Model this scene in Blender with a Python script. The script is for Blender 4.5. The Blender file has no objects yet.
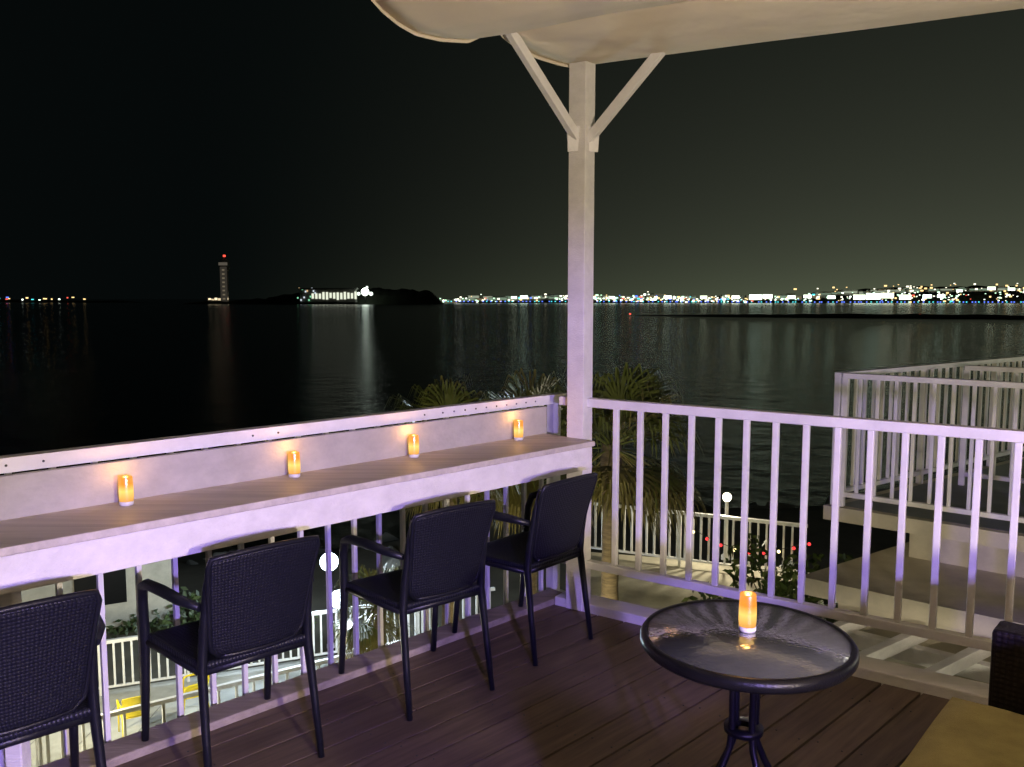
import bpy, math, random
from math import sin, cos, pi, radians
from mathutils import Vector, Matrix

scene = bpy.context.scene
scene.view_settings.view_transform = 'Standard'
scene.view_settings.look = 'None'
scene.view_settings.exposure = 0
R = random.Random(7)

# ------------------------------------------------------------------ materials
def new_mat(name):
    m = bpy.data.materials.new(name); m.use_nodes = True
    nt = m.node_tree
    return m, nt, nt.nodes['Principled BSDF']

def paint(name, col, rough=0.5, var=0.15, scale=6, bump=0.1, bscale=60, metallic=0.0, spec=0.5, stretch=(1,1,1)):
    m, nt, b = new_mat(name)
    tc = nt.nodes.new('ShaderNodeTexCoord')
    mp = nt.nodes.new('ShaderNodeMapping'); mp.inputs['Scale'].default_value = stretch
    nt.links.new(tc.outputs['Object'], mp.inputs[0])
    n = nt.nodes.new('ShaderNodeTexNoise'); n.inputs['Scale'].default_value = scale
    n.inputs['Detail'].default_value = 6; n.inputs['Roughness'].default_value = 0.65
    nt.links.new(mp.outputs[0], n.inputs['Vector'])
    r = nt.nodes.new('ShaderNodeValToRGB')
    r.color_ramp.elements[0].position = 0.3; r.color_ramp.elements[1].position = 0.65
    r.color_ramp.elements[0].color = (*[c*(1-var) for c in col], 1)
    r.color_ramp.elements[1].color = (*[min(1, c*(1+var*0.4)) for c in col], 1)
    nt.links.new(n.outputs['Fac'], r.inputs[0])
    nt.links.new(r.outputs[0], b.inputs['Base Color'])
    b.inputs['Roughness'].default_value = rough
    b.inputs['Metallic'].default_value = metallic
    b.inputs['Specular IOR Level'].default_value = spec
    n2 = nt.nodes.new('ShaderNodeTexNoise'); n2.inputs['Scale'].default_value = bscale
    n2.inputs['Detail'].default_value = 4
    nt.links.new(mp.outputs[0], n2.inputs['Vector'])
    bp = nt.nodes.new('ShaderNodeBump'); bp.inputs['Strength'].default_value = bump
    bp.inputs['Distance'].default_value = 0.01
    nt.links.new(n2.outputs['Fac'], bp.inputs['Height'])
    nt.links.new(bp.outputs[0], b.inputs['Normal'])
    return m

def emis(name, col, s, sample=True):
    m = bpy.data.materials.new(name); m.use_nodes = True
    nt = m.node_tree; nt.nodes.clear()
    e = nt.nodes.new('ShaderNodeEmission'); e.inputs[0].default_value = (*col, 1); e.inputs[1].default_value = s
    o = nt.nodes.new('ShaderNodeOutputMaterial'); nt.links.new(e.outputs[0], o.inputs[0])
    if not sample:
        try: m.cycles.emission_sampling = 'NONE'
        except Exception: pass
    return m

WHITE = paint('white_painted_metal', (0.76, 0.75, 0.73), 0.45, 0.14, 5, 0.15, 50)
WHITEP = paint('white_painted_wood', (0.76, 0.74, 0.71), 0.55, 0.12, 4, 0.3, 40, stretch=(0.3, 4, 4))
KERB = paint('weathered_kerb_timber', (0.34, 0.29, 0.24), 0.7, 0.4, 3, 0.4, 30, stretch=(0.5, 5, 5))
WOODTOP = paint('weathered_counter_wood', (0.56, 0.51, 0.45), 0.5, 0.25, 3, 0.3, 25, stretch=(0.5, 9, 4))
BOARD = paint('grey_back_board', (0.44, 0.42, 0.38), 0.6, 0.16, 4, 0.25, 20, stretch=(0.25, 3, 3))
STEEL = paint('bolt_steel', (0.08, 0.08, 0.08), 0.35, 0.2, 20, 0.1, 80, metallic=0.8)
BLACK = paint('black_powder_coat', (0.006, 0.006, 0.007), 0.34, 0.3, 15, 0.15, 200, spec=0.25)
CREAM = paint('cream_render_wall', (0.52, 0.48, 0.38), 0.85, 0.35, 1.2, 0.3, 30)
CONC = paint('concrete', (0.26, 0.26, 0.24), 0.85, 0.35, 0.8, 0.4, 12)
ROOFG = paint('grey_roof_membrane', (0.20, 0.22, 0.20), 0.7, 0.4, 0.9, 0.3, 20)
PAVE = paint('pale_paving', (0.46, 0.46, 0.42), 0.8, 0.45, 0.7, 0.4, 9)
LAND = paint('coastal_ground', (0.10, 0.09, 0.065), 0.95, 0.6, 0.25, 0.8, 2)
DARKLAND = paint('dark_hillside', (0.02, 0.025, 0.015), 1.0, 0.5, 0.02, 0.3, 0.3)
TRUNK = paint('palm_trunk_bark', (0.14, 0.11, 0.08), 0.9, 0.5, 6, 0.8, 20, stretch=(1, 1, 5))
LEAF1 = paint('palm_leaf', (0.10, 0.12, 0.032), 0.45, 0.4, 2, 0.1, 30)
LEAF2 = paint('palm_leaf_dry', (0.17, 0.15, 0.05), 0.6, 0.4, 2, 0.1, 30)
BUSH1 = paint('shrub_leaf', (0.05, 0.08, 0.025), 0.5, 0.5, 2, 0.1, 30)
BUSH2 = paint('shrub_leaf_light', (0.09, 0.12, 0.04), 0.5, 0.5, 2, 0.1, 30)
YEL = paint('yellow_plastic', (0.80, 0.62, 0.03), 0.4, 0.1, 5, 0.05, 50)
CUSH = paint('khaki_cushion_fabric', (0.40, 0.34, 0.13), 0.9, 0.22, 8, 0.6, 400)
RED = emis('red_lantern_glow', (1.0, 0.05, 0.05), 2.0, False)

# canvas
CANVAS, nt, b = new_mat('canopy_canvas')
tc = nt.nodes.new('ShaderNodeTexCoord')
n = nt.nodes.new('ShaderNodeTexNoise'); n.inputs['Scale'].default_value = 1.6; n.inputs['Detail'].default_value = 8
nt.links.new(tc.outputs['Object'], n.inputs['Vector'])
r = nt.nodes.new('ShaderNodeValToRGB')
r.color_ramp.elements[0].position = 0.3; r.color_ramp.elements[0].color = (0.68, 0.60, 0.47, 1)
r.color_ramp.elements[1].position = 0.7; r.color_ramp.elements[1].color = (0.78, 0.71, 0.58, 1)
nt.links.new(n.outputs['Fac'], r.inputs[0]); nt.links.new(r.outputs[0], b.inputs['Base Color'])
b.inputs['Roughness'].default_value = 0.9
n2 = nt.nodes.new('ShaderNodeTexNoise'); n2.inputs['Scale'].default_value = 3.5; n2.inputs['Detail'].default_value = 3
nt.links.new(tc.outputs['Object'], n2.inputs['Vector'])
w = nt.nodes.new('ShaderNodeTexNoise'); w.inputs['Scale'].default_value = 500
nt.links.new(tc.outputs['Object'], w.inputs['Vector'])
ad = nt.nodes.new('ShaderNodeMath'); ad.operation = 'MULTIPLY_ADD'; ad.inputs[1].default_value = 0.03
nt.links.new(w.outputs['Fac'], ad.inputs[0]); nt.links.new(n2.outputs['Fac'], ad.inputs[2])
bp = nt.nodes.new('ShaderNodeBump'); bp.inputs['Strength'].default_value = 0.4; bp.inputs['Distance'].default_value = 0.05
nt.links.new(ad.outputs[0], bp.inputs['Height']); nt.links.new(bp.outputs[0], b.inputs['Normal'])

# deck
DECK, nt, b = new_mat('deck_boards')
tc = nt.nodes.new('ShaderNodeTexCoord')
sp = nt.nodes.new('ShaderNodeSeparateXYZ'); nt.links.new(tc.outputs['Object'], sp.inputs[0])
dv = nt.nodes.new('ShaderNodeMath'); dv.operation = 'DIVIDE'; dv.inputs[1].default_value = 0.148
nt.links.new(sp.outputs['Y'], dv.inputs[0])
fl = nt.nodes.new('ShaderNodeMath'); fl.operation = 'FLOOR'; nt.links.new(dv.outputs[0], fl.inputs[0])
wn = nt.nodes.new('ShaderNodeTexWhiteNoise'); wn.noise_dimensions = '1D'; nt.links.new(fl.outputs[0], wn.inputs['W'])
mp = nt.nodes.new('ShaderNodeMapping'); mp.inputs['Scale'].default_value = (1.0, 16, 6)
nt.links.new(tc.outputs['Object'], mp.inputs[0])
n = nt.nodes.new('ShaderNodeTexNoise'); n.noise_dimensions = '4D'; n.inputs['Scale'].default_value = 2.5; n.inputs['Detail'].default_value = 8; n.inputs['Roughness'].default_value = 0.65
nt.links.new(mp.outputs[0], n.inputs['Vector'])
mw = nt.nodes.new('ShaderNodeMath'); mw.operation = 'MULTIPLY'; mw.inputs[1].default_value = 30
nt.links.new(wn.outputs['Value'], mw.inputs[0]); nt.links.new(mw.outputs[0], n.inputs['W'])
r = nt.nodes.new('ShaderNodeValToRGB')
r.color_ramp.elements[0].position = 0.3; r.color_ramp.elements[0].color = (0.080, 0.058, 0.042, 1)
r.color_ramp.elements[1].position = 0.72; r.color_ramp.elements[1].color = (0.18, 0.132, 0.095, 1)
nt.links.new(n.outputs['Fac'], r.inputs[0])
st = nt.nodes.new('ShaderNodeTexNoise'); st.inputs['Scale'].default_value = 2.2; st.inputs['Detail'].default_value = 5
nt.links.new(tc.outputs['Object'], st.inputs['Vector'])
av = nt.nodes.new('ShaderNodeMath'); av.operation = 'MULTIPLY_ADD'; av.inputs[1].default_value = 0.35; av.inputs[2].default_value = 0.45
nt.links.new(wn.outputs['Value'], av.inputs[0])
a2 = nt.nodes.new('ShaderNodeMath'); a2.operation = 'MULTIPLY_ADD'; a2.inputs[1].default_value = 0.8
nt.links.new(st.outputs['Fac'], a2.inputs[0]); nt.links.new(av.outputs[0], a2.inputs[2])
mx = nt.nodes.new('ShaderNodeMix'); mx.data_type = 'RGBA'; mx.blend_type = 'MULTIPLY'; mx.inputs[0].default_value = 1
nt.links.new(r.outputs[0], mx.inputs[6]); nt.links.new(a2.outputs[0], mx.inputs[7])
nt.links.new(mx.outputs[2], b.inputs['Base Color'])
b.inputs['Roughness'].default_value = 0.55
b.inputs['Specular IOR Level'].default_value = 0.35
bp = nt.nodes.new('ShaderNodeBump'); bp.inputs['Strength'].default_value = 0.4; bp.inputs['Distance'].default_value = 0.004
nt.links.new(n.outputs['Fac'], bp.inputs['Height']); nt.links.new(bp.outputs[0], b.inputs['Normal'])

# woven plastic
def weave(name, col, sc=55, rough=0.38):
    m, nt, b = new_mat(name)
    tc = nt.nodes.new('ShaderNodeTexCoord')
    mp = nt.nodes.new('ShaderNodeMapping')
    nt.links.new(tc.outputs['UV'], mp.inputs[0])
    w1 = nt.nodes.new('ShaderNodeTexChecker'); w1.inputs['Scale'].default_value = sc
    w1.inputs[1].default_value = (1, 1, 1, 1); w1.inputs[2].default_value = (0, 0, 0, 1)
    nt.links.new(mp.outputs[0], w1.inputs['Vector'])
    br = nt.nodes.new('ShaderNodeTexVoronoi'); br.inputs['Scale'].default_value = sc; br.inputs['Randomness'].default_value = 0.12
    nt.links.new(mp.outputs[0], br.inputs['Vector'])
    ma = nt.nodes.new('ShaderNodeMath'); ma.operation = 'SUBTRACT'
    nt.links.new(w1.outputs['Fac'], ma.inputs[0]); nt.links.new(br.outputs['Distance'], ma.inputs[1])
    bp = nt.nodes.new('ShaderNodeBump'); bp.inputs['Strength'].default_value = 0.8; bp.inputs['Distance'].default_value = 0.004
    nt.links.new(ma.outputs[0], bp.inputs['Height']); nt.links.new(bp.outputs[0], b.inputs['Normal'])
    r = nt.nodes.new('ShaderNodeValToRGB')
    r.color_ramp.elements[0].position = 0.1; r.color_ramp.elements[0].color = (*[c*1.5 for c in col], 1)
    r.color_ramp.elements[1].position = 0.75; r.color_ramp.elements[1].color = (*[c*0.3 for c in col], 1)
    nt.links.new(br.outputs['Distance'], r.inputs[0]); nt.links.new(r.outputs[0], b.inputs['Base Color'])
    b.inputs['Roughness'].default_value = rough
    b.inputs['Specular IOR Level'].default_value = 0.28
    return m
WEAVE = weave('navy_woven_plastic', (0.009, 0.010, 0.017), 34, 0.42)
WICKER = weave('brown_wicker', (0.012, 0.009, 0.008), 40, 0.5)
NAVY = paint('navy_plastic', (0.008, 0.009, 0.014), 0.38, 0.2, 20, 0.1, 120, spec=0.32)

# glass
GLASS, nt, b = new_mat('obscure_table_glass')
b.inputs['Roughness'].default_value = 0.20
b.inputs['Transmission Weight'].default_value = 0.35
b.inputs['IOR'].default_value = 1.42
tc = nt.nodes.new('ShaderNodeTexCoord')
n = nt.nodes.new('ShaderNodeTexVoronoi'); n.inputs['Scale'].default_value = 75; n.feature = 'SMOOTH_F1'
nt.links.new(tc.outputs['Object'], n.inputs['Vector'])
bp = nt.nodes.new('ShaderNodeBump'); bp.inputs['Strength'].default_value = 0.4; bp.inputs['Distance'].default_value = 0.003
nt.links.new(n.outputs['Distance'], bp.inputs['Height']); nt.links.new(bp.outputs[0], b.inputs['Normal'])
n3 = nt.nodes.new('ShaderNodeTexNoise'); n3.inputs['Scale'].default_value = 9; n3.inputs['Detail'].default_value = 6
nt.links.new(tc.outputs['Object'], n3.inputs['Vector'])
r = nt.nodes.new('ShaderNodeValToRGB')
r.color_ramp.elements[0].color = (0.03, 0.035, 0.03, 1); r.color_ramp.elements[1].color = (0.11, 0.12, 0.105, 1)
nt.links.new(n3.outputs['Fac'], r.inputs[0]); nt.links.new(r.outputs[0], b.inputs['Base Color'])

# candle glow
CANDLE = bpy.data.materials.new('candle_flame_glow'); CANDLE.use_nodes = True
nt = CANDLE.node_tree; nt.nodes.clear()
tc = nt.nodes.new('ShaderNodeTexCoord'); sp = nt.nodes.new('ShaderNodeSeparateXYZ')
nt.links.new(tc.outputs['Object'], sp.inputs[0])
mr = nt.nodes.new('ShaderNodeMapRange'); mr.inputs[1].default_value = 0.0; mr.inputs[2].default_value = 0.1
nt.links.new(sp.outputs['Z'], mr.inputs[0])
r = nt.nodes.new('ShaderNodeValToRGB')
r.color_ramp.elements[0].position = 0.0; r.color_ramp.elements[0].color = (0.60, 0.18, 0.02, 1)
r.color_ramp.elements[1].position = 1.0; r.color_ramp.elements[1].color = (0.80, 0.30, 0.05, 1)
e = r.color_ramp.elements.new(0.5); e.color = (1.0, 0.66, 0.16, 1)
e = r.color_ramp.elements.new(0.75); e.color = (0.85, 0.30, 0.03, 1)
nt.links.new(mr.outputs[0], r.inputs[0])
em = nt.nodes.new('ShaderNodeEmission'); em.inputs[1].default_value = 1.25
nt.links.new(r.outputs[0], em.inputs[0])
gl = nt.nodes.new('ShaderNodeBsdfGlossy'); gl.inputs['Roughness'].default_value = 0.25; gl.inputs[0].default_value = (.1, .1, .1, 1)
ads = nt.nodes.new('ShaderNodeAddShader'); nt.links.new(em.outputs[0], ads.inputs[0]); nt.links.new(gl.outputs[0], ads.inputs[1])
o = nt.nodes.new('ShaderNodeOutputMaterial'); nt.links.new(ads.outputs[0], o.inputs[0])
try: CANDLE.cycles.emission_sampling = 'NONE'
except Exception: pass
FLAME = emis('candle_bulb', (1.0, 0.80, 0.35), 4.0, False)

# sea
SEA, nt, b = new_mat('sea_water')
b.inputs['Base Color'].default_value = (0.002, 0.004, 0.005, 1)
b.inputs['Roughness'].default_value = 0.16
b.inputs['IOR'].default_value = 1.33
b.inputs['Specular IOR Level'].default_value = 0.27
tc = nt.nodes.new('ShaderNodeTexCoord')
n = nt.nodes.new('ShaderNodeTexNoise'); n.inputs['Scale'].default_value = 0.35; n.inputs['Detail'].default_value = 8; n.inputs['Roughness'].default_value = 0.6
nt.links.new(tc.outputs['Object'], n.inputs['Vector'])
bp = nt.nodes.new('ShaderNodeBump'); bp.inputs['Strength'].default_value = 0.5; bp.inputs['Distance'].default_value = 0.8
nt.links.new(n.outputs['Fac'], bp.inputs['Height']); nt.links.new(bp.outputs[0], b.inputs['Normal'])

# ------------------------------------------------------------------ mesh builder
class MB:
    def __init__(s): s.v=[]; s.f=[]; s.m=[]; s.uv=[]; s.mats=[]; s.sm=[]
    def mi(s, mat):
        if mat not in s.mats: s.mats.append(mat)
        return s.mats.index(mat)
    def face(s, idx, mat, smooth=False, uv=None):
        s.f.append(idx); s.m.append(s.mi(mat)); s.sm.append(smooth); s.uv.append(uv)
    def box(s, c, size, mat, rot=None):
        c = Vector(c); hx, hy, hz = size[0]/2, size[1]/2, size[2]/2
        M = rot if rot is not None else Matrix.Identity(3)
        if isinstance(M, (int, float)): M = Matrix.Rotation(M, 3, 'Z')
        b0 = len(s.v)
        for x, y, z in ((-1,-1,-1),(1,-1,-1),(1,1,-1),(-1,1,-1),(-1,-1,1),(1,-1,1),(1,1,1),(-1,1,1)):
            s.v.append(c + M @ Vector((x*hx, y*hy, z*hz)))
        for q in ((0,3,2,1),(4,5,6,7),(0,1,5,4),(1,2,6,5),(2,3,7,6),(3,0,4,7)):
            s.face([b0+i for i in q], mat, uv=[(0,0),(1,0),(1,1),(0,1)])
    def beam(s, a, b, w, h, mat):
        a = Vector(a); b = Vector(b); d = (b-a); L = d.length; d.normalize()
        up = Vector((0,0,1)) if abs(d.z) < 0.95 else Vector((0,1,0))
        y = up.cross(d).normalized(); z = d.cross(y)
        M = Matrix((d, y, z)).transposed()
        s.box((a+b)/2, (L, w, h), mat, M)
    def tube(s, pts, r, mat, seg=8, flat=1.0, cap=True):
        pts = [Vector(p) for p in pts]; n = len(pts)
        rs = r if isinstance(r, (list, tuple)) else [r]*n
        b0 = len(s.v); prev = None
        for i, p in enumerate(pts):
            if i == 0: d = pts[1]-pts[0]
            elif i == n-1: d = pts[-1]-pts[-2]
            else: d = (pts[i+1]-pts[i]).normalized() + (pts[i]-pts[i-1]).normalized()
            d.normalize()
            if prev is None:
                ref = Vector((1,0,0)) if abs(d.x) < 0.9 else Vector((0,1,0))
            else: ref = prev
            x = (ref - d*ref.dot(d)).normalized(); prev = x; y = d.cross(x)
            for k in range(seg):
                a = 2*pi*k/seg
                s.v.append(p + (x*cos(a)*flat + y*sin(a))*rs[i])
        for i in range(n-1):
            for k in range(seg):
                k2 = (k+1) % seg
                s.face([b0+i*seg+k, b0+i*seg+k2, b0+(i+1)*seg+k2, b0+(i+1)*seg+k], mat, True)
        if cap:
            s.face([b0+k for k in reversed(range(seg))], mat)
            s.face([b0+(n-1)*seg+k for k in range(seg)], mat)
    def lathe(s, prof, mat, seg=32, c=(0,0,0)):
        b0 = len(s.v); c = Vector(c)
        for (rr, z) in prof:
            for k in range(seg):
                a = 2*pi*k/seg; s.v.append(c + Vector((rr*cos(a), rr*sin(a), z)))
        for i in range(len(prof)-1):
            for k in range(seg):
                k2 = (k+1) % seg
                s.face([b0+i*seg+k, b0+i*seg+k2, b0+(i+1)*seg+k2, b0+(i+1)*seg+k], mat, True)
    def quad(s, a, b, c, d, mat, smooth=False):
        b0 = len(s.v); s.v += [Vector(a), Vector(b), Vector(c), Vector(d)]
        s.face([b0, b0+1, b0+2, b0+3], mat, smooth, [(0,0),(1,0),(1,1),(0,1)])
    def grid(s, fn, nu, nv, mat, smooth=True):
        b0 = len(s.v)
        for j in range(nv+1):
            for i in range(nu+1):
                s.v.append(Vector(fn(i/nu, j/nv)))
        for j in range(nv):
            for i in range(nu):
                a = b0+j*(nu+1)+i
                s.face([a, a+1, a+nu+2, a+nu+1], mat, smooth,
                       [(i/nu, j/nv), ((i+1)/nu, j/nv), ((i+1)/nu, (j+1)/nv), (i/nu, (j+1)/nv)])
    def poly_prism(s, pts, z0, z1, mat):
        n = len(pts); b0 = len(s.v)
        for x, y in pts: s.v.append(Vector((x, y, z0)))
        for x, y in pts: s.v.append(Vector((x, y, z1)))
        s.face([b0+i for i in reversed(range(n))], mat)
        s.face([b0+n+i for i in range(n)], mat)
        for i in range(n):
            j = (i+1) % n; s.face([b0+i, b0+j, b0+n+j, b0+n+i], mat)
    def build(s, name, loc=(0,0,0), rot=0.0, bevel=0, parent=None, solid=0):
        me = bpy.data.meshes.new(name)
        me.from_pydata([tuple(v) for v in s.v], [], s.f)
        for m in s.mats: me.materials.append(m)
        uvl = me.uv_layers.new(name='UVMap')
        for i, p in enumerate(me.polygons):
            p.material_index = s.m[i]; p.use_smooth = s.sm[i]
            if s.uv[i] is not None:
                for k, li in enumerate(p.loop_indices):
                    if k < len(s.uv[i]): uvl.data[li].uv = s.uv[i][k]
        me.update()
        ob = bpy.data.objects.new(name, me); scene.collection.objects.link(ob)
        ob.location = loc; ob.rotation_euler = (0, 0, rot)
        if parent is not None: ob.parent = parent
        if solid:
            md = ob.modifiers.new('solid', 'SOLIDIFY'); md.thickness = solid; md.offset = 0
        if bevel:
            md = ob.modifiers.new('bevel', 'BEVEL'); md.width = bevel; md.segments = 2
            md.limit_method = 'ANGLE'; md.angle_limit = radians(40); md.harden_normals = False
        return ob

def empty(name, loc=(0,0,0), rot=0):
    e = bpy.data.objects.new(name, None); scene.collection.objects.link(e)
    e.location = loc; e.rotation_euler = (0, 0, rot); e.empty_display_size = 0.2
    return e

def lamp(name, kind, loc, power, col, parent=None, radius=0.05, target=None, size=60, blend=0.3):
    l = bpy.data.lights.new(name, kind); l.energy = power; l.color = col; l.shadow_soft_size = radius
    if kind == 'SPOT': l.spot_size = radians(size); l.spot_blend = blend
    o = bpy.data.objects.new(name, l); scene.collection.objects.link(o); o.location = loc
    if target is not None:
        d = Vector(target) - Vector(loc); o.rotation_euler = d.to_track_quat('-Z', 'Y').to_euler()
    if parent: o.parent = parent
    return o

# ------------------------------------------------------------------ frame of reference (metres, deck top z = 0)
CX, CY = 0.345, 4.30
AL = radians(44.5); AR = radians(-34.7)
dL = Vector((cos(AL), sin(AL))); nL = Vector((-sin(AL), cos(AL)))
dR = Vector((cos(AR), sin(AR))); nR = Vector((-sin(AR), cos(AR)))
def PL(s, p, z): return Vector((CX + s*dL.x + p*nL.x, CY + s*dL.y + p*nL.y, z))
def PR(s, p, z): return Vector((CX + s*dR.x + p*nR.x, CY + s*dR.y + p*nR.y, z))

# ------------------------------------------------------------------ deck
mb = MB(); BW = 0.148
p = 0.148
while p > -6.5:
    p1 = p - BW + 0.009
    e0 = -0.19*p; e1 = -0.19*p1
    s0 = -8.0
    cut = -R.uniform(1.0, 6.0)
    for (sa, sb0, sb1) in ((s0, cut-0.004, cut-0.004), (cut, e0, e1)):
        zt = R.uniform(-0.0015, 0.0)
        b0 = len(mb.v)
        mb.v += [Vector((sa, p1, zt-0.03)), Vector((sb1, p1, zt-0.03)), Vector((sb0, p, zt-0.03)), Vector((sa, p, zt-0.03)),
                 Vector((sa, p1, zt)), Vector((sb1, p1, zt)), Vector((sb0, p, zt)), Vector((sa, p, zt))]
        for q in ((0,3,2,1),(4,5,6,7),(0,1,5,4),(1,2,6,5),(2,3,7,6),(3,0,4,7)):
            mb.face([b0+i for i in q], DECK)
    pm = (p+p1)/2; sj = -0.25
    while sj > -5:
        for dp in (-0.045, 0.045):
            mb.tube([(sj-0.19*pm, pm+dp, -0.001), (sj-0.19*pm, pm+dp, 0.0012)], 0.0045, STEEL, 6)
        sj -= 0.45
    p -= BW
mb.build('deck_floor', (CX, CY, 0), AL, bevel=0.003)

# building below the terrace
mb = MB()
c0 = PL(0.02, 0.2, 0)
pts = [(q.x, q.y) for q in (PL(-8, -6.8, 0), PR(6.8, 0.02, 0), c0, PL(-8, 0.2, 0))]
mb.poly_prism(pts, -6.3, -0.05, CREAM)
mb.build('terrace_building')

# kerbs
mb = MB()
mb.beam(PL(-8, 0.18, -0.02), PL(0.05, 0.18, -0.02), 0.13, 0.10, KERB)
mb.beam(PR(-0.12, 0.03, -0.01), PR(7, 0.03, -0.01), 0.14, 0.11, WHITEP)
mb.build('deck_edge_kerb', bevel=0.006)

# ------------------------------------------------------------------ railings
def railing(name, a, b, ztop, zbot, sp, first, bw=0.036, bt=0.022, rw=0.055, rh=0.045, legs=None, mat=WHITE, bolts=False):
    mb = MB(); a = Vector((a[0], a[1])); b = Vector((b[0], b[1])); d = (b-a); L = d.length; d.normalize()
    ang = math.atan2(d.y, d.x)
    def P(s, z): return Vector((a.x+d.x*s, a.y+d.y*s, z))
    mb.beam(P(0, ztop-rh/2), P(L, ztop-rh/2), rw, rh, mat)
    mb.beam(P(0, zbot), P(L, zbot), 0.045, 0.04, mat)
    s = first
    while s < L:
        h = ztop-rh-zbot-0.02
        mb.box(P(s, zbot+0.02+h/2), (bt, bw, h), mat, ang)
        s += sp
    if legs:
        for s, z0 in legs:
            mb.box(P(s, (ztop-rh+z0)/2), (0.05, 0.05, ztop-rh-z0), mat, ang)
    if bolts:
        n = Vector((d.y, -d.x))
        s = L-0.25; k = 0
        while s > 0:
            c = P(s, ztop-rh*0.5)
            e = c + Vector((n.x, n.y, 0))*(rw/2-0.001); f = e + Vector((n.x, n.y, 0))*0.005
            mb.tube([e, f], 0.0045, STEEL, 8)
            s -= 0.07 if k < 9 else (0.11 if k % 2 else 0.75)
            k += 1
    return mb.build(name, bevel=0.004)

a = PL(-7.5, 0.275, 0); b = PL(0.18, 0.275, 0)
railing('balcony_railing', a, b, 1.09, -0.04, 0.133, 0.06, legs=[(0.02, -0.05), (2.4, -0.05), (4.9, -0.05), (7.6, -0.05)], bolts=True, rh=0.05, bw=0.022, bt=0.018)
a = PR(-0.12, 0.02, 0); b = PR(6.5, 0.02, 0)
railing('balcony_railing', a, b, 1.10, 0.235, 0.133, 0.32, legs=[(3.4, 0.0), (6.4, 0)], bw=0.027, bt=0.027)

# counter with back board
mb = MB()
mb.beam(PL(-7, 0.045, 0.886), PL(-0.045, 0.045, 0.886), 0.375, 0.026, WOODTOP)
mb.beam(PL(-7, -0.118, 0.816), PL(-0.055, -0.118, 0.816), 0.03, 0.112, WHITEP)
mb.beam(PL(-7, 0.212, 0.965), PL(-0.03, 0.212, 0.965), 0.024, 0.15, BOARD)
for s in (-0.25, -1.35, -2.62, -4.0, -5.4):
    mb.beam(PL(s, -0.10, 0.84), PL(s, 0.20, 0.84), 0.04, 0.06, WHITEP)
    if s < -2: mb.beam(PL(s, -0.075, 0.02), PL(s, -0.075, 0.81), 0.05, 0.05, WHITEP)
mb.build('bar_counter', bevel=0.004)

# shade post + braces
mb = MB()
mb.box((CX, CY, 1.40), (0.095, 0.095, 2.80), WHITEP, AR)
mb.beam(PL(-0.04, 0, 2.39), PL(-0.50, 0, 2.80), 0.035, 0.045, WHITE)
mb.beam(PR(0.04, 0, 2.38), PR(0.50, 0, 2.82), 0.035, 0.045, WHITE)
for P, sg in ((PL, -1), (PR, 1)):
    mb.beam(P(sg*0.052, 0, 2.32), P(sg*0.060, 0, 2.44), 0.07, 0.012, WHITE)
    for zz in (2.345, 2.425):
        q = P(sg*0.05, 0, zz); mb.lathe([(0.001, -0.006), (0.007, -0.006), (0.007, 0.006), (0.001, 0.006)], STEEL, 8, q)
mb.beam(PR(-0.1, 0, 2.86), PR(6, 0, 2.66), 0.08, 0.09, WHITEP)
mb.beam(PL(0.0, 0, 2.95), PL(-7, 0, 3.03), 0.06, 0.08, WHITEP)
mb.build('canopy_post', bevel=0.005)

# canopy fabric
prof = [(0.13, 2.775), (0.10, 2.735), (0.02, 2.722), (-0.10, 2.716), (-0.25, 2.722), (-0.38, 2.742), (-0.48, 2.775), (-0.56, 2.85),
        (-0.60, 2.75), (-0.68, 2.705), (-0.84, 2.676), (-0.97, 2.670), (-1.06, 2.690), (-1.14, 2.725), (-1.22, 2.78), (-1.32, 2.85), (-1.44, 2.93),
        (-1.52, 2.84), (-1.70, 2.76), (-1.95, 2.72), (-2.2, 2.76), (-2.4, 2.84), (-2.5, 2.92),
        (-2.6, 2.84), (-2.8, 2.76), (-3.05, 2.72), (-3.3, 2.76), (-3.5, 2.84), (-3.6, 2.90)]
def pz(s):
    for i in range(len(prof)-1):
        if prof[i+1][0] <= s <= prof[i][0]:
            t = (prof[i][0]-s)/(prof[i][0]-prof[i+1][0])
            return prof[i][1]*(1-t)+prof[i+1][1]*t
    return prof[-1][1]
NU = 240; NV = 60
def canopy(u, v):
    s = 0.13 - u*3.7; rr = -0.06 + v*6.0
    z = (pz(s+0.012)+pz(s-0.012)+pz(s))/3 if -3.5 < s < 0.11 else pz(s)
    z += 0.028 - 0.040*rr + 0.006*sin(rr*3.1+s*2.0)*abs(sin(s*3)) + 0.003*sin(rr*8.3+s*5)*min(1, max(0.15, -s*2))
    q = Vector((CX, CY)) + dL*s + dR*rr
    return (q.x, q.y, z)
mb = MB(); mb.grid(canopy, NU, NV, CANVAS)
mb.grid(lambda u, v: (lambda a: (a[0], a[1], a[2]-0.016*v))(canopy(u, 0.0)), NU, 2, CANVAS)
mb.build('shade_canopy', solid=0.004)

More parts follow.
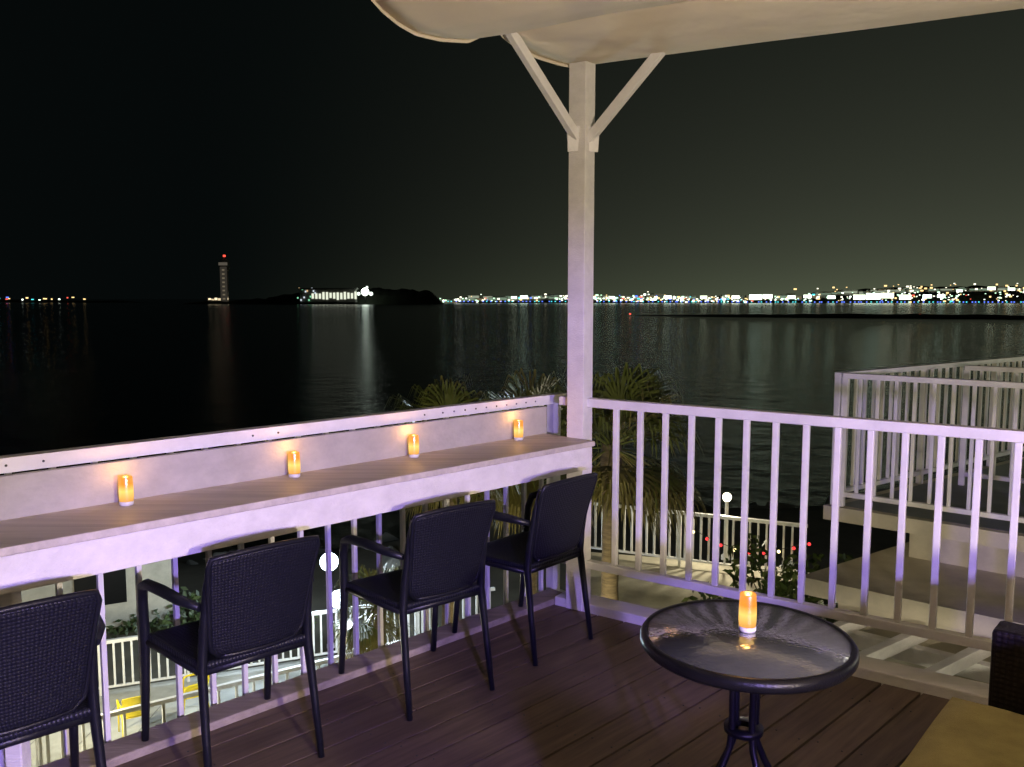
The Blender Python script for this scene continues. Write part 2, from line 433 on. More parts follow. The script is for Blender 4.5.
# ------------------------------------------------------------------ chairs
def chair(name, x, y, rot, mat=NAVY, wmat=WEAVE):
    e = empty(name, (x, y, 0), rot)
    mb = MB()
    for sx in (-1, 1):
        mb.tube([(sx*0.200, -0.235, 0.0), (sx*0.195, -0.205, 0.20), (sx*0.188, -0.175, 0.42), (sx*0.184, -0.185, 0.52), (sx*0.182, -0.215, 0.68), (sx*0.176, -0.240, 0.78)],
                [0.012, 0.015, 0.018, 0.017, 0.014, 0.011], mat, 10, 0.9)
        mb.tube([(sx*0.235, 0.245, 0.0), (sx*0.232, 0.222, 0.22), (sx*0.232, 0.205, 0.42), (sx*0.238, 0.195, 0.56), (sx*0.243, 0.175, 0.615), (sx*0.246, 0.12, 0.637),
                 (sx*0.242, 0.0, 0.645), (sx*0.228, -0.12, 0.640), (sx*0.196, -0.195, 0.628)],
                [0.012, 0.015, 0.018, 0.017, 0.018, 0.019, 0.020, 0.018, 0.012], mat, 10, 1.0)
        mb.tube([(sx*0.19, -0.17, 0.405), (sx*0.225, 0.20, 0.405)], 0.014, mat, 8)
    mb.tube([(-0.23, 0.205, 0.405), (0.23, 0.205, 0.405)], 0.018, mat, 8)
    mb.tube([(-0.19, -0.17, 0.405), (0.19, -0.17, 0.405)], 0.016, mat, 8)
    def bk(u, v):
        t = u*2-1
        hw = 0.160 + 0.034*v
        if v > 0.93: hw -= 0.012*((v-0.93)/0.07)**2
        if v < 0.12: hw -= 0.03*((0.12-v)/0.12)**2
        z = 0.445 + 0.365*v - 0.012*max(0, v-0.6)/0.4*(t*t)
        yy = -0.178 - 0.070*v - 0.02*v*v - 0.022*(1-t*t)
        return (hw*t, yy, z)
    rim = [bk(0, j/12) for j in range(13)] + [bk(i/12, 1) for i in range(1, 13)] + [bk(1, 1-j/12) for j in range(1, 13)] + [bk(1-i/12, 0) for i in range(1, 13)]
    mb.tube(rim, 0.009, mat, 8)
    mb.build('frame', parent=e)
    m2 = MB(); m2.grid(bk, 20, 20, wmat); m2.build('backrest', parent=e, solid=0.010)
    m3 = MB()
    m3.grid(lambda u, v: ((u*2-1)*(0.198+0.035*v), -0.185+0.405*v, 0.425-0.016*sin(pi*u)*sin(pi*v) - 0.02*max(0, v-0.9)*10*(v-0.9)*10*0.5), 20, 20, wmat)
    m3.build('seat', parent=e, solid=0.022)
    return e
chair('woven_armchair', 0.065, 3.895, AL + radians(3))
chair('woven_armchair', -0.385, 3.41, AL - radians(5))
chair('woven_armchair', -0.975, 2.88, AL - radians(2))
chair('woven_armchair', -1.46, 2.345, AL - radians(2))

# ------------------------------------------------------------------ bistro table
tx, ty = 0.628, 2.20
te = empty('bistro_table', (tx, ty, 0), radians(20)); te.scale = (0.93, 0.93, 1)
mb = MB()
mb.lathe([(0.276, 0.694), (0.284, 0.703), (0.296, 0.703), (0.303, 0.694), (0.303, 0.678), (0.296, 0.670), (0.278, 0.670), (0.276, 0.694)], BLACK, 64)
for i in range(4):
    a = i*pi/2
    c, s_ = cos(a), sin(a)
    mb.tube([(0.285*c, 0.285*s_, 0.686), (0.10*c, 0.10*s_, 0.684), (0.055*c, 0.055*s_, 0.665), (0.042*c, 0.042*s_, 0.62), (0.040*c, 0.040*s_, 0.46), (0.046*c, 0.046*s_, 0.40),
             (0.075*c, 0.075*s_, 0.34), (0.125*c, 0.125*s_, 0.26), (0.18*c, 0.18*s_, 0.15), (0.215*c, 0.215*s_, 0.05), (0.235*c, 0.235*s_, 0.0)], 0.0105, BLACK, 10)
mb.lathe([(0.046, 0.61), (0.056, 0.61), (0.056, 0.59), (0.046, 0.59), (0.046, 0.61)], BLACK, 32)
mb.lathe([(0.028, 0.45), (0.056, 0.45), (0.056, 0.435), (0.028, 0.435), (0.028, 0.45)], BLACK, 32)
mb.build('table_frame', parent=te)
mb = MB(); mb.lathe([(0.0005, 0.702), (0.2835, 0.702), (0.2835, 0.697), (0.0005, 0.697)], GLASS, 64)
mb.build('glass_top', parent=te)

# ------------------------------------------------------------------ LED candles
def candle(x, y, z, h=0.098, w=1.0):
    e = empty('led_candle', (x, y, z), R.uniform(0, 6))
    mb = MB()
    mb.lathe([(0.001, 0.0), (0.021*w, 0.0), (0.0235*w, 0.004), (0.0235*w, 0.012), (0.0225*w, 0.014)], WHITE, 28)
    mb.build('base', parent=e)
    mb = MB()
    mb.lathe([(0.0222*w, 0.014), (0.0238*w, 0.03), (0.0236*w, 0.06), (0.0222*w, h-0.004), (0.021*w, h), (0.0175*w, h-0.001), (0.0165*w, h-0.012), (0.0005, h-0.016)], CANDLE, 28)
    mb.build('frosted_cup', parent=e)
    mb = MB()
    mb.lathe([(0.0005, h-0.018), (0.005, h-0.015), (0.0065, h-0.010), (0.004, h-0.004), (0.0005, h+0.001)], FLAME, 12)
    mb.build('flame_tip', parent=e)
    lamp('glow', 'POINT', (0, 0, h+0.02), 0.42, (1.0, 0.48, 0.12), e, 0.015)
for s, pp in ((-2.20, 0.135), (-1.55, 0.145), (-0.95, 0.15), (-0.29, 0.15)):
    q = PL(s, pp, 0.899); candle(q.x, q.y, q.z, 0.098)
candle(0.640, 2.235, 0.7025, 0.104)

# ------------------------------------------------------------------ sofa (bottom right)
so = empty('wicker_sofa', (1.335, 2.47, 0), radians(-41))
mb = MB()
mb.box((0.36, -0.72, 0.17), (0.66, 1.40, 0.28), WICKER)
mb.box((0.42, 0.075, 0.325), (0.66, 0.11, 0.61), WICKER)
mb.box((0.44, -1.50, 0.315), (0.66, 0.11, 0.59), WICKER)
mb.box((0.74, -0.71, 0.42), (0.12, 1.46, 0.78), WICKER)
for x in (0.08, 0.72):
    for y in (-1.45, 0.07):
        mb.box((x+0.05, y, 0.012), (0.05, 0.05, 0.024), BLACK)
mb.build('wicker_body', parent=so, bevel=0.018)
mb = MB()
def cush(y0, y1):
    x0, x1 = 0.0, 0.67
    def top(u, v):
        e = (abs(u*2-1)**8 + abs(v*2-1)**8); k = min(1, e)
        return (x0+(x1-x0)*u, y0+(y1-y0)*v, 0.430 - 0.030*k + 0.012*sin(pi*u)*sin(pi*v) + 0.003*sin(u*9+v*7))
    mb.grid(top, 24, 24, CUSH)
    mb.box(((x0+x1)/2, (y0+y1)/2, 0.357), (x1-x0, abs(y1-y0), 0.084), CUSH)
cush(0.0, -0.70); cush(-0.71, -1.42)
mb.build('seat_cushions', parent=so, bevel=0.01)

# ------------------------------------------------------------------ lower surroundings
mb = MB()
def land(u, v):
    x = -120 + 320*u
    shore = 33 + 3*sin(x*0.13) + 2*sin(x*0.31+1) + 0.12*max(0, x)
    y = -60 + (shore+14+60)*v
    dd = y - shore
    z = -6.3 if dd < -4 else -6.3 - 3.6*min(1, (dd+4)/14)
    z += 0.10*sin(x*0.9)*sin(y*0.7) * (1 if y > 22 else 0)
    return (x, y, z)
mb.grid(land, 160, 140, LAND); mb.build('ground')
mb = MB()
for i in range(240):
    x = R.uniform(-35, 45); shore = 33 + 3*sin(x*0.13) + 2*sin(x*0.31+1) + 0.12*max(0, x)
    y = shore + R.gauss(0, 3.0); sz = R.uniform(0.25, 0.9)
    M = Matrix.Rotation(R.uniform(0, 6), 3, 'Z') @ Matrix.Rotation(R.uniform(0, 1), 3, 'X')
    mb.box((x, y, -6.5 - 0.25*max(0, y-shore+4)), (sz*1.5, sz, sz*0.8), CONC, M)
mb.build('shore_rocks', bevel=0.12)
mb = MB(); W = 45000
mb.quad((-W, -W, -9), (W, -W, -9), (W, W, -9), (-W, W, -9), SEA); mb.build('sea')

# lower promenade (left)
mb = MB()
fa, fb = Vector((-9.5, 15.3)), Vector((-0.4, 19.0))
na, nb = Vector((-8.6, 11.6)), Vector((0.0, 17.4))
mb.poly_prism([(-9.8, 9.6), (0.6, 9.6), (0.6, 19.2), (-0.4, 19.2), (-9.8, 15.4)], -6.5, -6.1, PAVE)
for i in range(12):
    mb.box((-9.2+i*0.84, 13.2, -6.098), (0.02, 5.0, 0.006), CONC)
mb.build('promenade_pavement')
railing('promenade_fence', fa, fb, -5.0, -5.95, 0.16, 0.1, bw=0.05, bt=0.04, rw=0.08, rh=0.07, legs=[(i*1.6, -6.1) for i in range(7)])
railing('promenade_fence', na, nb, -5.0, -5.95, 0.30, 0.1, bw=0.05, bt=0.04, rw=0.08, rh=0.07, legs=[(i*1.7, -6.1) for i in range(7)])
for (x, y, rr) in ((-6.7, 14.4, 0.5), (-5.9, 15.2, 2.0), (-3.0, 16.4, 0.9), (-5.6, 11.9, 4.0)):
    c = chair('plastic_garden_chair', x, y, rr, YEL, YEL); c.location.z = -6.095
for (x, y) in ((-4.6, 13.6), (-2.2, 14.4)):
    mb = MB()
    mb.box((0, 0, 0.72), (1.6, 0.7, 0.04), WHITEP); mb.box((0, 0.62, 0.43), (1.6, 0.26, 0.04), WHITEP); mb.box((0, -0.62, 0.43), (1.6, 0.26, 0.04), WHITEP)
    for sx in (-0.6, 0.6):
        mb.beam((sx, -0.65, 0.0), (sx, -0.12, 0.70), 0.05, 0.05, WHITEP); mb.beam((sx, 0.65, 0.0), (sx, 0.12, 0.70), 0.05, 0.05, WHITEP)
        mb.box((sx+0.045, 0, 0.38), (0.04, 1.3, 0.06), WHITEP)
    mb.build('picnic_table', (x, y, -6.095), 0.7, bevel=0.006)
mb = MB()
mb.box((-13, 20.5, -5.0), (8, 5, 2.4), CREAM, 0.5)
for i in range(26):
    mb.box((-13+(-4.3+i*0.34)*cos(0.5), 20.5+(-4.3+i*0.34)*sin(0.5), -3.70), (0.16, 5.8, 0.10), KERB, 0.5)
mb.box((-13, 20.5, -3.79), (8.8, 5.8, 0.05), CONC, 0.5)
for i in range(3):
    c = Vector((-13 + (-2.4+i*2.4)*cos(0.5) + 2.51*sin(0.5), 20.5 + (-2.4+i*2.4)*sin(0.5) - 2.51*cos(0.5), -5.0))
    mb.box(c, (1.1, 0.06, 1.2), BLACK, 0.5)
mb.build('beach_hut', bevel=0.01)

def street_light(name, x, y, z0, z1, power, col, rr=0.14, es=9):
    e = empty(name, (x, y, z0))
    mb = MB(); h = z1-z0
    mb.lathe([(0.09, 0), (0.09, 0.08), (0.045, 0.12), (0.035, h-0.1), (0.06, h-rr*0.9)], WHITE, 12)
    mb.build('pole', parent=e)
    mb = MB()
    g = [(max(0.001, rr*sin(pi*i/10)), h - rr*cos(pi*i/10)) for i in range(11)]
    mb.lathe(g, emis('lamp_globe', col, es, False), 16); mb.build('globe', parent=e)
    lamp('light', 'POINT', (0, 0, h+rr+0.15), power, col, e, 0.1)
    return e
street_light('garden_lamp', -4.02, 18.2, -6.1, -4.15, 560, (0.66, 0.82, 1.0), 0.20, 15)
street_light('garden_lamp', -3.28, 15.6, -6.1, -4.05, 480, (0.74, 0.88, 1.0), 0.17, 15)
street_light('garden_lamp', -7.6, 13.0, -6.1, -4.6, 380, (1.0, 0.93, 0.66), 0.10)
street_light('garden_lamp', 4.2, 16.3, -3.5, -2.25, 200, (1.0, 0.90, 0.65), 0.085)
street_light('garden_lamp', 0.75, 10.2, -6.3, -3.6, 180, (1.0, 0.84, 0.45), 0.10)

# middle terrace (behind right railing)
mb = MB()
mb.poly_prism([(1.2, 16.9), (1.0, 12.6), (8.5, 11.0), (9.5, 14.6)], -6.3, -3.5, CREAM)
mb.build('lower_terrace')
railing('terrace_fence', (1.3, 16.75), (5.3, 14.9), -2.42, -3.35, 0.15, 0.1, bw=0.045, bt=0.035, rw=0.07, rh=0.06, legs=[(0.03, -3.5), (2.1, -3.5), (4.3, -3.5)])
railing('terrace_fence', (1.3, 16.6), (1.1, 12.7), -2.42, -3.35, 0.15, 0.1, bw=0.045, bt=0.035, rw=0.07, rh=0.06, legs=[(0.03, -3.5), (3.8, -3.5)])
mb = MB()
for i in range(9):
    t = i/8; x = 3.4+1.9*t; y = 15.6-0.8*t; z = -2.75-0.28*sin(pi*t)
    g = [(max(0.001, 0.030*sin(pi*j/6)), z-0.030*cos(pi*j/6)) for j in range(7)]
    mb.lathe(g, RED if i % 3 else FLAME, 10, (x, y, 0))
mb.tube([(3.4+1.9*i/16, 15.6-0.8*i/16, -2.71-0.28*sin(pi*i/16)) for i in range(17)], 0.006, BLACK, 5)
mb.build('string_lights')

# neighbouring building with balcony
K = Vector((2.72, 7.07)); d1 = Vector((0.806, 0.592)); d2 = Vector((0.765, -0.644))
ne = empty('neighbour_building')
mb = MB()
def off(p, k1, k2): q = p + d1*k1 + d2*k2; return (q.x, q.y)
mb.poly_prism([off(K, -0.05, -0.05), off(K, -0.05, 6), off(K, 8, 6), off(K, 8, -0.05)], -0.26, -0.14, CREAM)
mb.poly_prism([off(K, 0.03, 0.03), off(K, 0.03, 5.9), off(K, 7.9, 5.9), off(K, 7.9, 0.03)], -0.14, -0.136, ROOFG)
mb.poly_prism([off(K, 0.55, 0.35), off(K, 0.55, 5.9), off(K, 7.5, 5.9), off(K, 7.5, 0.35)], -0.62, -0.26, CREAM)
mb.poly_prism([off(K, -0.60, 0.1), off(K, -0.60, 6.2), off(K, 7.7, 6.2), off(K, 7.7, 0.1)], -0.76, -0.62, CREAM)
mb.poly_prism([off(K, -0.40, 0.3), off(K, -0.40, 6.1), off(K, 7.6, 6.1), off(K, 7.6, 0.3)], -6.3, -0.76, CREAM)
for i in range(4):
    a = off(K, -0.41, 0.9+i*1.3)
    mb.box((a[0], a[1], -2.2), (0.9, 0.05, 1.2), BLACK, math.atan2(d2.y, d2.x))
mb.build('walls', parent=ne, bevel=0.01)
def nrail(nm, p, q, sp=0.14):
    o = railing(nm, p, q, 0.99, -0.03, sp, 0.14, bw=0.027, bt=0.027, rw=0.06, rh=0.045, legs=[(0.02, -0.136), (1.4, -0.136), (2.8, -0.136), (4.2, -0.136)])
    o.parent = ne
nrail('far_rail', off(K, 0, 0), off(K, 7.8, 0))
nrail('near_rail', off(K, 0, 0.05), off(K, 0, 5.9))
nrail('inner_rail', off(K, 1.6, 0.25), off(K, 1.6, 5.8))
# pergola
mb = MB()
for i in range(13):
    a = off(K, -0.55, 0.6+i*0.42); b = off(K, -2.5, 0.6+i*0.42)
    mb.beam((a[0], a[1], -0.86), (b[0], b[1], -0.86), 0.07, 0.09, WHITEP)
for kk in (-0.75, -2.35):
    a = off(K, kk, 0.3); b = off(K, kk, 5.9)
    mb.beam((a[0], a[1], -0.965), (b[0], b[1], -0.965), 0.09, 0.118, WHITEP)
for k2 in (0.4, 3.0, 5.6):
    a = off(K, -2.35, k2); mb.box((a[0], a[1], -3.66), (0.1, 0.1, 5.27), WHITEP, 0.6)
mb.build('pergola', bevel=0.005)
mb = MB()
mb.box((2.6, 8.9, -3.0), (1.6, 0.8, 1.3), CREAM, -0.5)
mb.box((2.6, 8.9, -4.9), (1.5, 0.7, 2.8), CREAM, -0.5)
mb.build('stair_wall', bevel=0.01)

# ------------------------------------------------------------------ vegetation
def palm(name, x, y, z0, z1, rad, seed, nf=46, lean=(0, 0)):
    rr = random.Random(seed); mb = MB(); H = z1-z0
    pts = []; rs = []
    for i in range(25):
        t = i/24; pts.append((lean[0]*(1-t)**2, lean[1]*(1-t)**2, H*t)); rs.append((0.15-0.05*t)*(1+0.07*(i % 2)) + (0.04 if t > 0.9 else 0))
    mb.tube(pts, rs, TRUNK, 12)
    for i in range(nf):
        az = rr.uniform(0, 2*pi); el = radians(rr.uniform(-62, 82))
        d = Vector((cos(az)*cos(el), sin(az)*cos(el), sin(el)))
        mat = LEAF2 if el < radians(-20) or rr.random() < 0.25 else LEAF1
        pl = rad*rr.uniform(0.42, 0.6)
        p0 = Vector((0, 0, H-0.05)); p1 = p0 + d*pl + Vector((0, 0, -0.06*rad*cos(el)))
        mb.tube([p0, (p0+p1)/2+Vector((0, 0, 0.03)), p1], [0.014, 0.011, 0.008], mat, 5, cap=False)
        side = d.cross(Vector((0, 0, 1)))
        if side.length < 0.1: side = Vector((1, 0, 0))
        side.normalize(); nrm = side.cross(d).normalized()
        nl = 22; fl = rad*rr.uniform(0.48, 0.66)
        for j in range(nl):
            a = radians(-82 + 164*j/(nl-1) + rr.uniform(-3, 3))
            dd = (d*cos(a) + side*sin(a) + nrm*rr.uniform(-0.06, 0.10)).normalized()
            L = fl*(0.72+0.28*cos(a))*rr.uniform(0.85, 1.08)
            wv = dd.cross(nrm).normalized()*0.015*(rad/1.1)
            q1 = p1 + dd*L*0.55; q2 = q1 + (dd+Vector((0, 0, -0.45))).normalized()*L*0.30
            q3 = q2 + (dd*0.5+Vector((0, 0, -1.0))).normalized()*L*0.36
            mb.quad(p1-wv*0.3, p1+wv*0.3, q1+wv, q1-wv, mat); mb.quad(q1-wv, q1+wv, q2+wv*0.7, q2-wv*0.7, mat)
            b0 = len(mb.v); mb.v += [q2-wv*0.7, q2+wv*0.7, q3]; mb.face([b0, b0+1, b0+2], mat)
    return mb.build(name, (x, y, z0))
palm('fan_palm_tree', -0.90, 12.0, -6.3, -0.50, 1.05, 3, 46)
palm('fan_palm_tree', 1.35, 11.4, -6.3, -0.35, 1.25, 5, 56)
palm('fan_palm_tree', 0.3, 13.8, -6.3, -0.85, 1.3, 9, 50)
palm('fan_palm_tree', -2.4, 14.8, -6.3, -3.9, 0.9, 12, 36)

def shrub(name, x, y, z, rx, ry, rz, n, seed, ls=0.07):
    rr = random.Random(seed); mb = MB()
    cl = [Vector((rr.uniform(-1, 1)*rx*0.7, rr.uniform(-1, 1)*ry*0.7, rr.uniform(0.1, 0.9)*rz)) for _ in range(12)]
    for c in cl:
        mb.tube([(0, 0, 0), tuple(c*0.5+Vector((0, 0, 0.05))), tuple(c)], [0.03, 0.02, 0.008], TRUNK, 5)
    for i in range(n):
        c = rr.choice(cl); g = Vector((rr.gauss(0, 1), rr.gauss(0, 1), rr.gauss(0, 1))).normalized()*rr.uniform(0.5, 1)
        p = c + Vector((g.x*rx*0.38, g.y*ry*0.38, g.z*rz*0.3))
        if p.z < 0: continue
        u = Vector((rr.gauss(0, 1), rr.gauss(0, 1), rr.gauss(0, 1))).normalized(); w = u.orthogonal().normalized()
        L = ls*rr.uniform(0.6, 1.3)
        mb.quad(p-u*L, p+w*L*0.45, p+u*L, p-w*L*0.45, BUSH1 if rr.random() < 0.6 else BUSH2)
    return mb.build(name, (x, y, z))
shrub('shrub', 3.1, 10.3, -4.2, 1.0, 1.0, 2.2, 3500, 1)
shrub('shrub', 4.1, 11.5, -4.0, 1.1, 0.9, 2.3, 3500, 2)
shrub('shrub', -1.5, 17.4, -6.1, 1.2, 0.5, 0.8, 2000, 4, 0.07)
shrub('shrub', 0.9, 9.0, -6.3, 1.5, 1.2, 2.4, 3500, 6, 0.09)
shrub('shrub', 1.4, 7.2, -4.4, 0.9, 0.7, 2.2, 3000, 8, 0.07)
shrub('shrub', -7.5, 20.5, -6.6, 3.5, 1.4, 0.8, 2500, 7, 0.10)

# ------------------------------------------------------------------ far shore
def ridge(name, x0, x1, y, hfn, depth, mat=DARKLAND, n=120):
    mb = MB()
    def f(u, v):
        x = x0+(x1-x0)*u
        return (x, y + depth*(v-0.5) + 10*sin(x*0.02), -9.3 + max(0.0, hfn(x))*sin(pi*v)**0.6 if 0 < v < 1 else -9.6)
    mb.grid(f, n, 8, mat, False)
    return mb.build(name)
rn = [R.uniform(-1, 1) for _ in range(400)]
def vn(x, sc):
    t = x/sc; i = math.floor(t); f = t-i; f = f*f*(3-2*f)
    return rn[i % 400]*(1-f)+rn[(i+1) % 400]*f
def smooth(a, b, x):
    t = min(1, max(0, (x-a)/(b-a))); return t*t*(3-2*t)
def isl(x):
    e = smooth(-690, -640, x)*(1-smooth(-175, -140, x))
    return e*(8 + 19*smooth(-560, -420, x) + 6*math.exp(-((x+270)/70)**2) + 2.5*vn(x, 18) + 1.5*vn(x, 6))
ridge('island', -700, -130, 1800, isl, 120)
def hill(x):
    return (9 + 4*vn(x, 60)) * smooth(-200, 0, x) + 36*smooth(600, 1150, x)*(1+0.15*vn(x, 120)) + 4*vn(x, 25)
ridge('hills', -260, 3200, 2350, hill, 250, n=300)
ridge('hills', -3000, -1050, 2500, lambda x: (8+3*vn(x, 50))*(1-smooth(-1200, -1060, x)), 150)
def bwk(x): return (1.9 + 0.5*vn(x, 9) + 0.4*vn(x, 3))*smooth(60, 200, x)
mb = MB()
def bf(u, v):
    x = 60 + 900*u**1.3
    y0 = 560 - 0.45*(x-60)
    return (x, y0 + 70*(v-0.5), -9.1 + (bwk(x)*sin(pi*v)**0.5 if 0 < v < 1 else -0.3))
mb.grid(bf, 200, 6, DARKLAND, False); mb.build('breakwater')

# control tower
mb = MB()
X0, Y0 = -600, 1790
TW = paint('tower_concrete', (0.30, 0.29, 0.27), 0.8, 0.2, 0.1, 0.1, 1)
mb.box((X0, Y0, 25), (13, 13, 70), TW, 0.3)
mb.lathe([(7, 58), (11, 66), (11, 76), (9, 78), (9, 83), (1, 85)], TW, 12, (X0, Y0, 0))
mb.box((X0, Y0, 88), (1.2, 1.2, 8), TW)
mb.box((X0-12, Y0, -2), (36, 16, 10), TW, 0)
mb.box((X0, Y0, 91), (4.0, 4.0, 4.0), emis('red_beacon', (1, 0.08, 0.05), 2, False))
tl = emis('tower_glow_panel', (0.75, 0.65, 0.50), 0.045, False)  # emissive panel stands in for floodlight falling on the concrete shaft
mb.box((X0+1, Y0-12, 32), (14.0, 1, 72.0), tl)
tl2 = emis('tower_stair_window', (0.9, 0.75, 0.5), 0.16, False)
for k in range(8): mb.box((X0+1, Y0-13, 2+k*8.5), (5.0, 1, 3.2), tl2)
mb.box((X0+1, Y0-13, 74), (18.0, 1, 6.0), emis('tower_cab_window', (0.75, 0.65, 0.5), 0.12, False))
for i, dx in enumerate((-30, -24, -17, -10, -2, 6)):
    mb.box((X0+dx, Y0-10, -3+R.uniform(0, 5)), (5, 2, 4.5), emis('tower_base_lamp', (1, 0.80, 0.50), 0.9 if i % 2 else 1.5, False))
mb.build('control_tower')
# island building with lit colonnade
mb = MB()
mb.box((-372, 1735, 8), (112, 20, 26), TW)
mb.box((-372, 1735, 22), (118, 26, 3), TW)
E1 = emis('facade_light', (0.90, 0.95, 0.75), 1.0, False)
for i in range(13):
    x = -402+i*7.2
    mb.box((x, 1724, 8+R.uniform(-1, 1)), (4.2, 1, R.uniform(10, 15)), E1)
for i in range(12): mb.box((-432+i*3.2, 1723, R.uniform(-2, 24)), (2.6, 1, 3.2), emis('facade_lamp', R.choice([(0.3, 0.9, 0.5), (0.9, 0.6, 0.3), (0.8, 0.9, 1)]), 0.9, False))
mb.build('lit_waterfront_building')
mb = MB()
mb.lathe([(0.01, -8), (1.0, -8), (1.0, 8)], TW, 8, (-296, 1722, 0))
for dx, dz, rr_ in ((0, 16, 8.0), (-13, 12, 3.5), (12, 12, 4.0), (4, 25, 2.5)):
    mb.lathe([(max(0.01, rr_*sin(pi*j/8)), dz-rr_*cos(pi*j/8)) for j in range(9)], emis('flood', (0.85, 1.0, 0.85), 5 if rr_ > 5 else 2, rr_ > 5), 12, (-296+dx, 1722, 0))
mb.build('flood_light_mast')

# city buildings + lights
mb = MB()
CB = paint('city_wall', (0.35, 0.33, 0.28), 0.9, 0.3, 0.05, 0.1, 1)
cols = [((1.0, 0.95, 0.72), 1.8), ((1.0, 0.68, 0.28), 1.5), ((0.60, 1.0, 0.66), 1.6), ((0.12, 0.22, 1.0), 1.5), ((0.1, 0.8, 0.85), 1.2), ((0.86, 1.0, 0.84), 3.0), ((1, 0.12, 0.08), 1.2)]
cm = [emis('city_light', c, s*1.25, False) for c, s in cols]
dimw = [emis('city_window', c, s, False) for c, s in (((1, 0.8, 0.45), 0.16), ((0.7, 1, 0.7), 0.26), ((0.85, 0.95, 0.7), 0.36), ((0.8, 1, 0.75), 0.10))]
def weight(x):
    return (0.35 + 0.50*smooth(-60, 300, x)) * (0.45 + 0.55*smooth(-0.3, 0.4, vn(x, 70)))
for i in range(300):
    x = R.uniform(-190, 2600)
    base = hill(x)*0.75 - 9
    w = R.uniform(10, 45); h = R.uniform(6, 16) if x < 900 else R.uniform(5, 12)
    y = 2210 + R.uniform(0, 40)
    mb.box((x, y, base*0.9+h/2-1), (w, 14, h), CB)
    mb.box((x, y-7.5, base*0.9+h*0.5), (w*0.9, 1, h*R.uniform(0.3, 0.7)), R.choice(dimw))
mb.build('city_buildings')
mb = MB()
for i in range(1900):
    x = R.uniform(-186, 2600)
    if R.random() > weight(x): continue
    top = hill(x)*0.9 + 4
    zz = -7 + abs(R.gauss(0, 0.45))*top + R.uniform(0, 9)
    zz = min(zz, 38)
    if x > 700 and R.random() < 0.35: zz = R.uniform(0, max(8, top-4))
    m = R.choices(cm, [5, 3.5, 4, 0.8, 0.8, 3.4, 0.4])[0]
    if zz > 20: m = cm[1] if R.random() < 0.6 else cm[0]
    sz = R.choice([1.6, 2.0, 2.6, 3.8])
    mb.box((x, 2190+R.uniform(-6, 6), zz), (sz*R.uniform(1, 2.0), 1.5, sz), m)
for i in range(150):
    x = -185 + i*11 + R.uniform(-4, 4)
    mb.box((x, 2150, -4.5 - 1.5*smooth(0, 800, x)), (3.2, 1, 2.4), cm[3] if R.random() < 0.75 else cm[4])
for x, zz, s in ((5, 5, 6), (30, 6, 8), (60, 4, 4), (250, 5, 6), (390, 6, 8), (480, 6, 7), (560, 6, 8), (610, 6, 13), (640, 8, 10), (700, 6, 8), (740, 8, 8), (800, 6, 8), (870, 6, 12), (905, 8, 15), (940, 10, 13), (985, 6, 12), (1040, 8, 9), (1075, 9, 8), (1120, 22, 6), (1250, 26, 7), (1200, 28, 8), (1290, 24, 7)):
    mb.box((x, 2140, zz), (s*2.4, 2, s), emis('stadium_light', R.choice([(0.9, 1, 0.72), (0.75, 1, 0.78), (0.85, 1, 0.75)]), 3.0, False))
for i in range(75):
    x = R.uniform(-2600, -1100)
    mb.box((x, 2330, R.uniform(-2, 6)), (R.uniform(3, 7), 1, R.uniform(2.2, 3.8)), R.choices(cm, [3, 2, 1, 1, 2.5, 2, 3])[0])
mb.build('city_lights')
mb = MB()
mb.box((72, 520, -7.5), (1.0, 1, 0.8), cm[6]); mb.box((230, 480, -7.3), (0.9, 1, 0.6), cm[6])
mb.build('channel_buoy_light')

# ------------------------------------------------------------------ terrace lamps and added fill lights
def fixture(name, loc, power, col, radius, target=None, size=60, blend=0.3, pole=None):
    e = empty(name, loc)
    mb = MB()
    if target is None:
        mb.tube([(0, 0, -loc[2]), (0, 0, -0.14)], 0.012, BLACK, 8)
        mb.lathe([(0.001, -0.13), (0.09, -0.12), (0.12, -0.11), (0.12, -0.105), (0.001, -0.115)], BLACK, 24)
        mb.lathe([(0.001, -loc[2]), (0.14, -loc[2]), (0.14, -loc[2]+0.02), (0.001, -loc[2]+0.02)], BLACK, 24)
        mb.build('stand', parent=e)
        lamp('bulb', 'POINT', (0, 0, 0), power, col, e, radius)
    else:
        d = (Vector(target)-Vector(loc)).normalized()
        mb.tube([tuple(-d*0.16), tuple(-d*0.05)], 0.07, BLACK, 16)
        if pole is None: pole = -loc[2]
        mb.tube([(-d.x*0.1, -d.y*0.1, pole), tuple(-d*0.1)], 0.012, BLACK, 8)
        mb.build('housing', parent=e)
        l = lamp('spot', 'SPOT', (0, 0, 0), power, col, e, radius, None, size, blend)
        l.rotation_euler = d.to_track_quat('-Z', 'Y').to_euler()
    return e
fixture('unseen_lamp', (1.9, -1.2, 1.30), 640, (1.0, 0.83, 0.62), 0.09)
fixture('led_floodlight', (0.9, -1.3, 1.35), 800, (0.36, 0.25, 1.0), 0.06, (0.35, 4.0, -2.25), 84, 0.30)
q = PL(-0.9, 0.45, -0.6)
fixture('added_fill_spot', (q.x, q.y, q.z), 640, (1.0, 0.90, 0.42), 0.08, (0.3, 12, -0.6), 75, 0.5, pole=0.3)  # fill spot added out of sight under the deck edge, brightens the palms
q = PR(2.0, 0.35, -0.5)
fixture('added_fill_spot', (q.x, q.y, q.z), 75, (1.0, 0.92, 0.68), 0.08, (4.2, 7.5, -1.0), 110, 0.6, pole=0.3)  # second added fill spot, lights the neighbour's walls and pergola
fixture('unseen_lamp', (8.4, 6.9, 1.4), 110, (0.95, 0.97, 0.72), 0.09)  # lamp added off-frame to brighten the neighbour's balcony and roofs

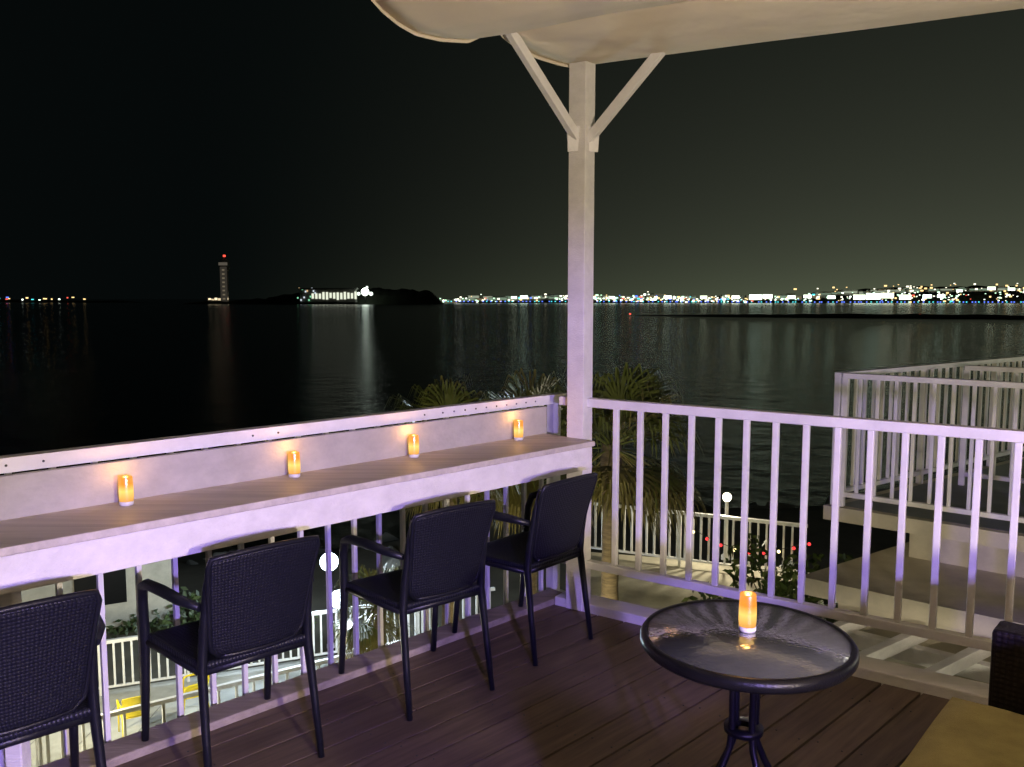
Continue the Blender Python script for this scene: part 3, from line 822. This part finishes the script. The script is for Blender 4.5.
# ------------------------------------------------------------------ world
wd = bpy.data.worlds.new('World'); scene.world = wd; wd.use_nodes = True
nt = wd.node_tree; nt.nodes.clear()
tc = nt.nodes.new('ShaderNodeTexCoord'); sp = nt.nodes.new('ShaderNodeSeparateXYZ')
nt.links.new(tc.outputs['Generated'], sp.inputs[0])
mr = nt.nodes.new('ShaderNodeMapRange'); mr.interpolation_type = 'SMOOTHSTEP'
mr.inputs[1].default_value = -0.36; mr.inputs[2].default_value = 0.62
nt.links.new(sp.outputs['X'], mr.inputs[0])
ab = nt.nodes.new('ShaderNodeMath'); ab.operation = 'ABSOLUTE'; nt.links.new(sp.outputs['Z'], ab.inputs[0])
def expo(k):
    mu = nt.nodes.new('ShaderNodeMath'); mu.operation = 'MULTIPLY'; mu.inputs[1].default_value = -k; nt.links.new(ab.outputs[0], mu.inputs[0])
    ex = nt.nodes.new('ShaderNodeMath'); ex.operation = 'EXPONENT'; nt.links.new(mu.outputs[0], ex.inputs[0])
    m2 = nt.nodes.new('ShaderNodeMath'); m2.operation = 'MULTIPLY'; nt.links.new(ex.outputs[0], m2.inputs[0]); nt.links.new(mr.outputs[0], m2.inputs[1])
    return m2
g1 = expo(4.9); g2 = expo(24)
cr = nt.nodes.new('ShaderNodeMix'); cr.data_type = 'RGBA'
cr.inputs[6].default_value = (0.0018, 0.0028, 0.0028, 1); cr.inputs[7].default_value = (0.060, 0.066, 0.046, 1)
nt.links.new(g1.outputs[0], cr.inputs[0])
c2 = nt.nodes.new('ShaderNodeMix'); c2.data_type = 'RGBA'; c2.blend_type = 'ADD'
c2.inputs[7].default_value = (0.032, 0.042, 0.020, 1)
nt.links.new(g2.outputs[0], c2.inputs[0]); nt.links.new(cr.outputs[2], c2.inputs[6])
bg = nt.nodes.new('ShaderNodeBackground'); nt.links.new(c2.outputs[2], bg.inputs[0]); bg.inputs[1].default_value = 1.0
sky = nt.nodes.new('ShaderNodeTexSky'); sky.sky_type = 'NISHITA'; sky.sun_disc = False
sky.sun_elevation = radians(-12); sky.sun_rotation = radians(60)
bg2 = nt.nodes.new('ShaderNodeBackground'); nt.links.new(sky.outputs[0], bg2.inputs[0]); bg2.inputs[1].default_value = 0.005
ad = nt.nodes.new('ShaderNodeAddShader'); nt.links.new(bg.outputs[0], ad.inputs[0]); nt.links.new(bg2.outputs[0], ad.inputs[1])
o = nt.nodes.new('ShaderNodeOutputWorld'); nt.links.new(ad.outputs[0], o.inputs[0])

# ------------------------------------------------------------------ camera
cd = bpy.data.cameras.new('camera'); co = bpy.data.objects.new('camera', cd); scene.collection.objects.link(co)
cd.sensor_width = 36; cd.lens = 36*850/1024; cd.clip_start = 0.05; cd.clip_end = 80000
co.location = (0, 0, 1.6); co.rotation_euler = (radians(90-5.68), 0, 0)
scene.camera = co
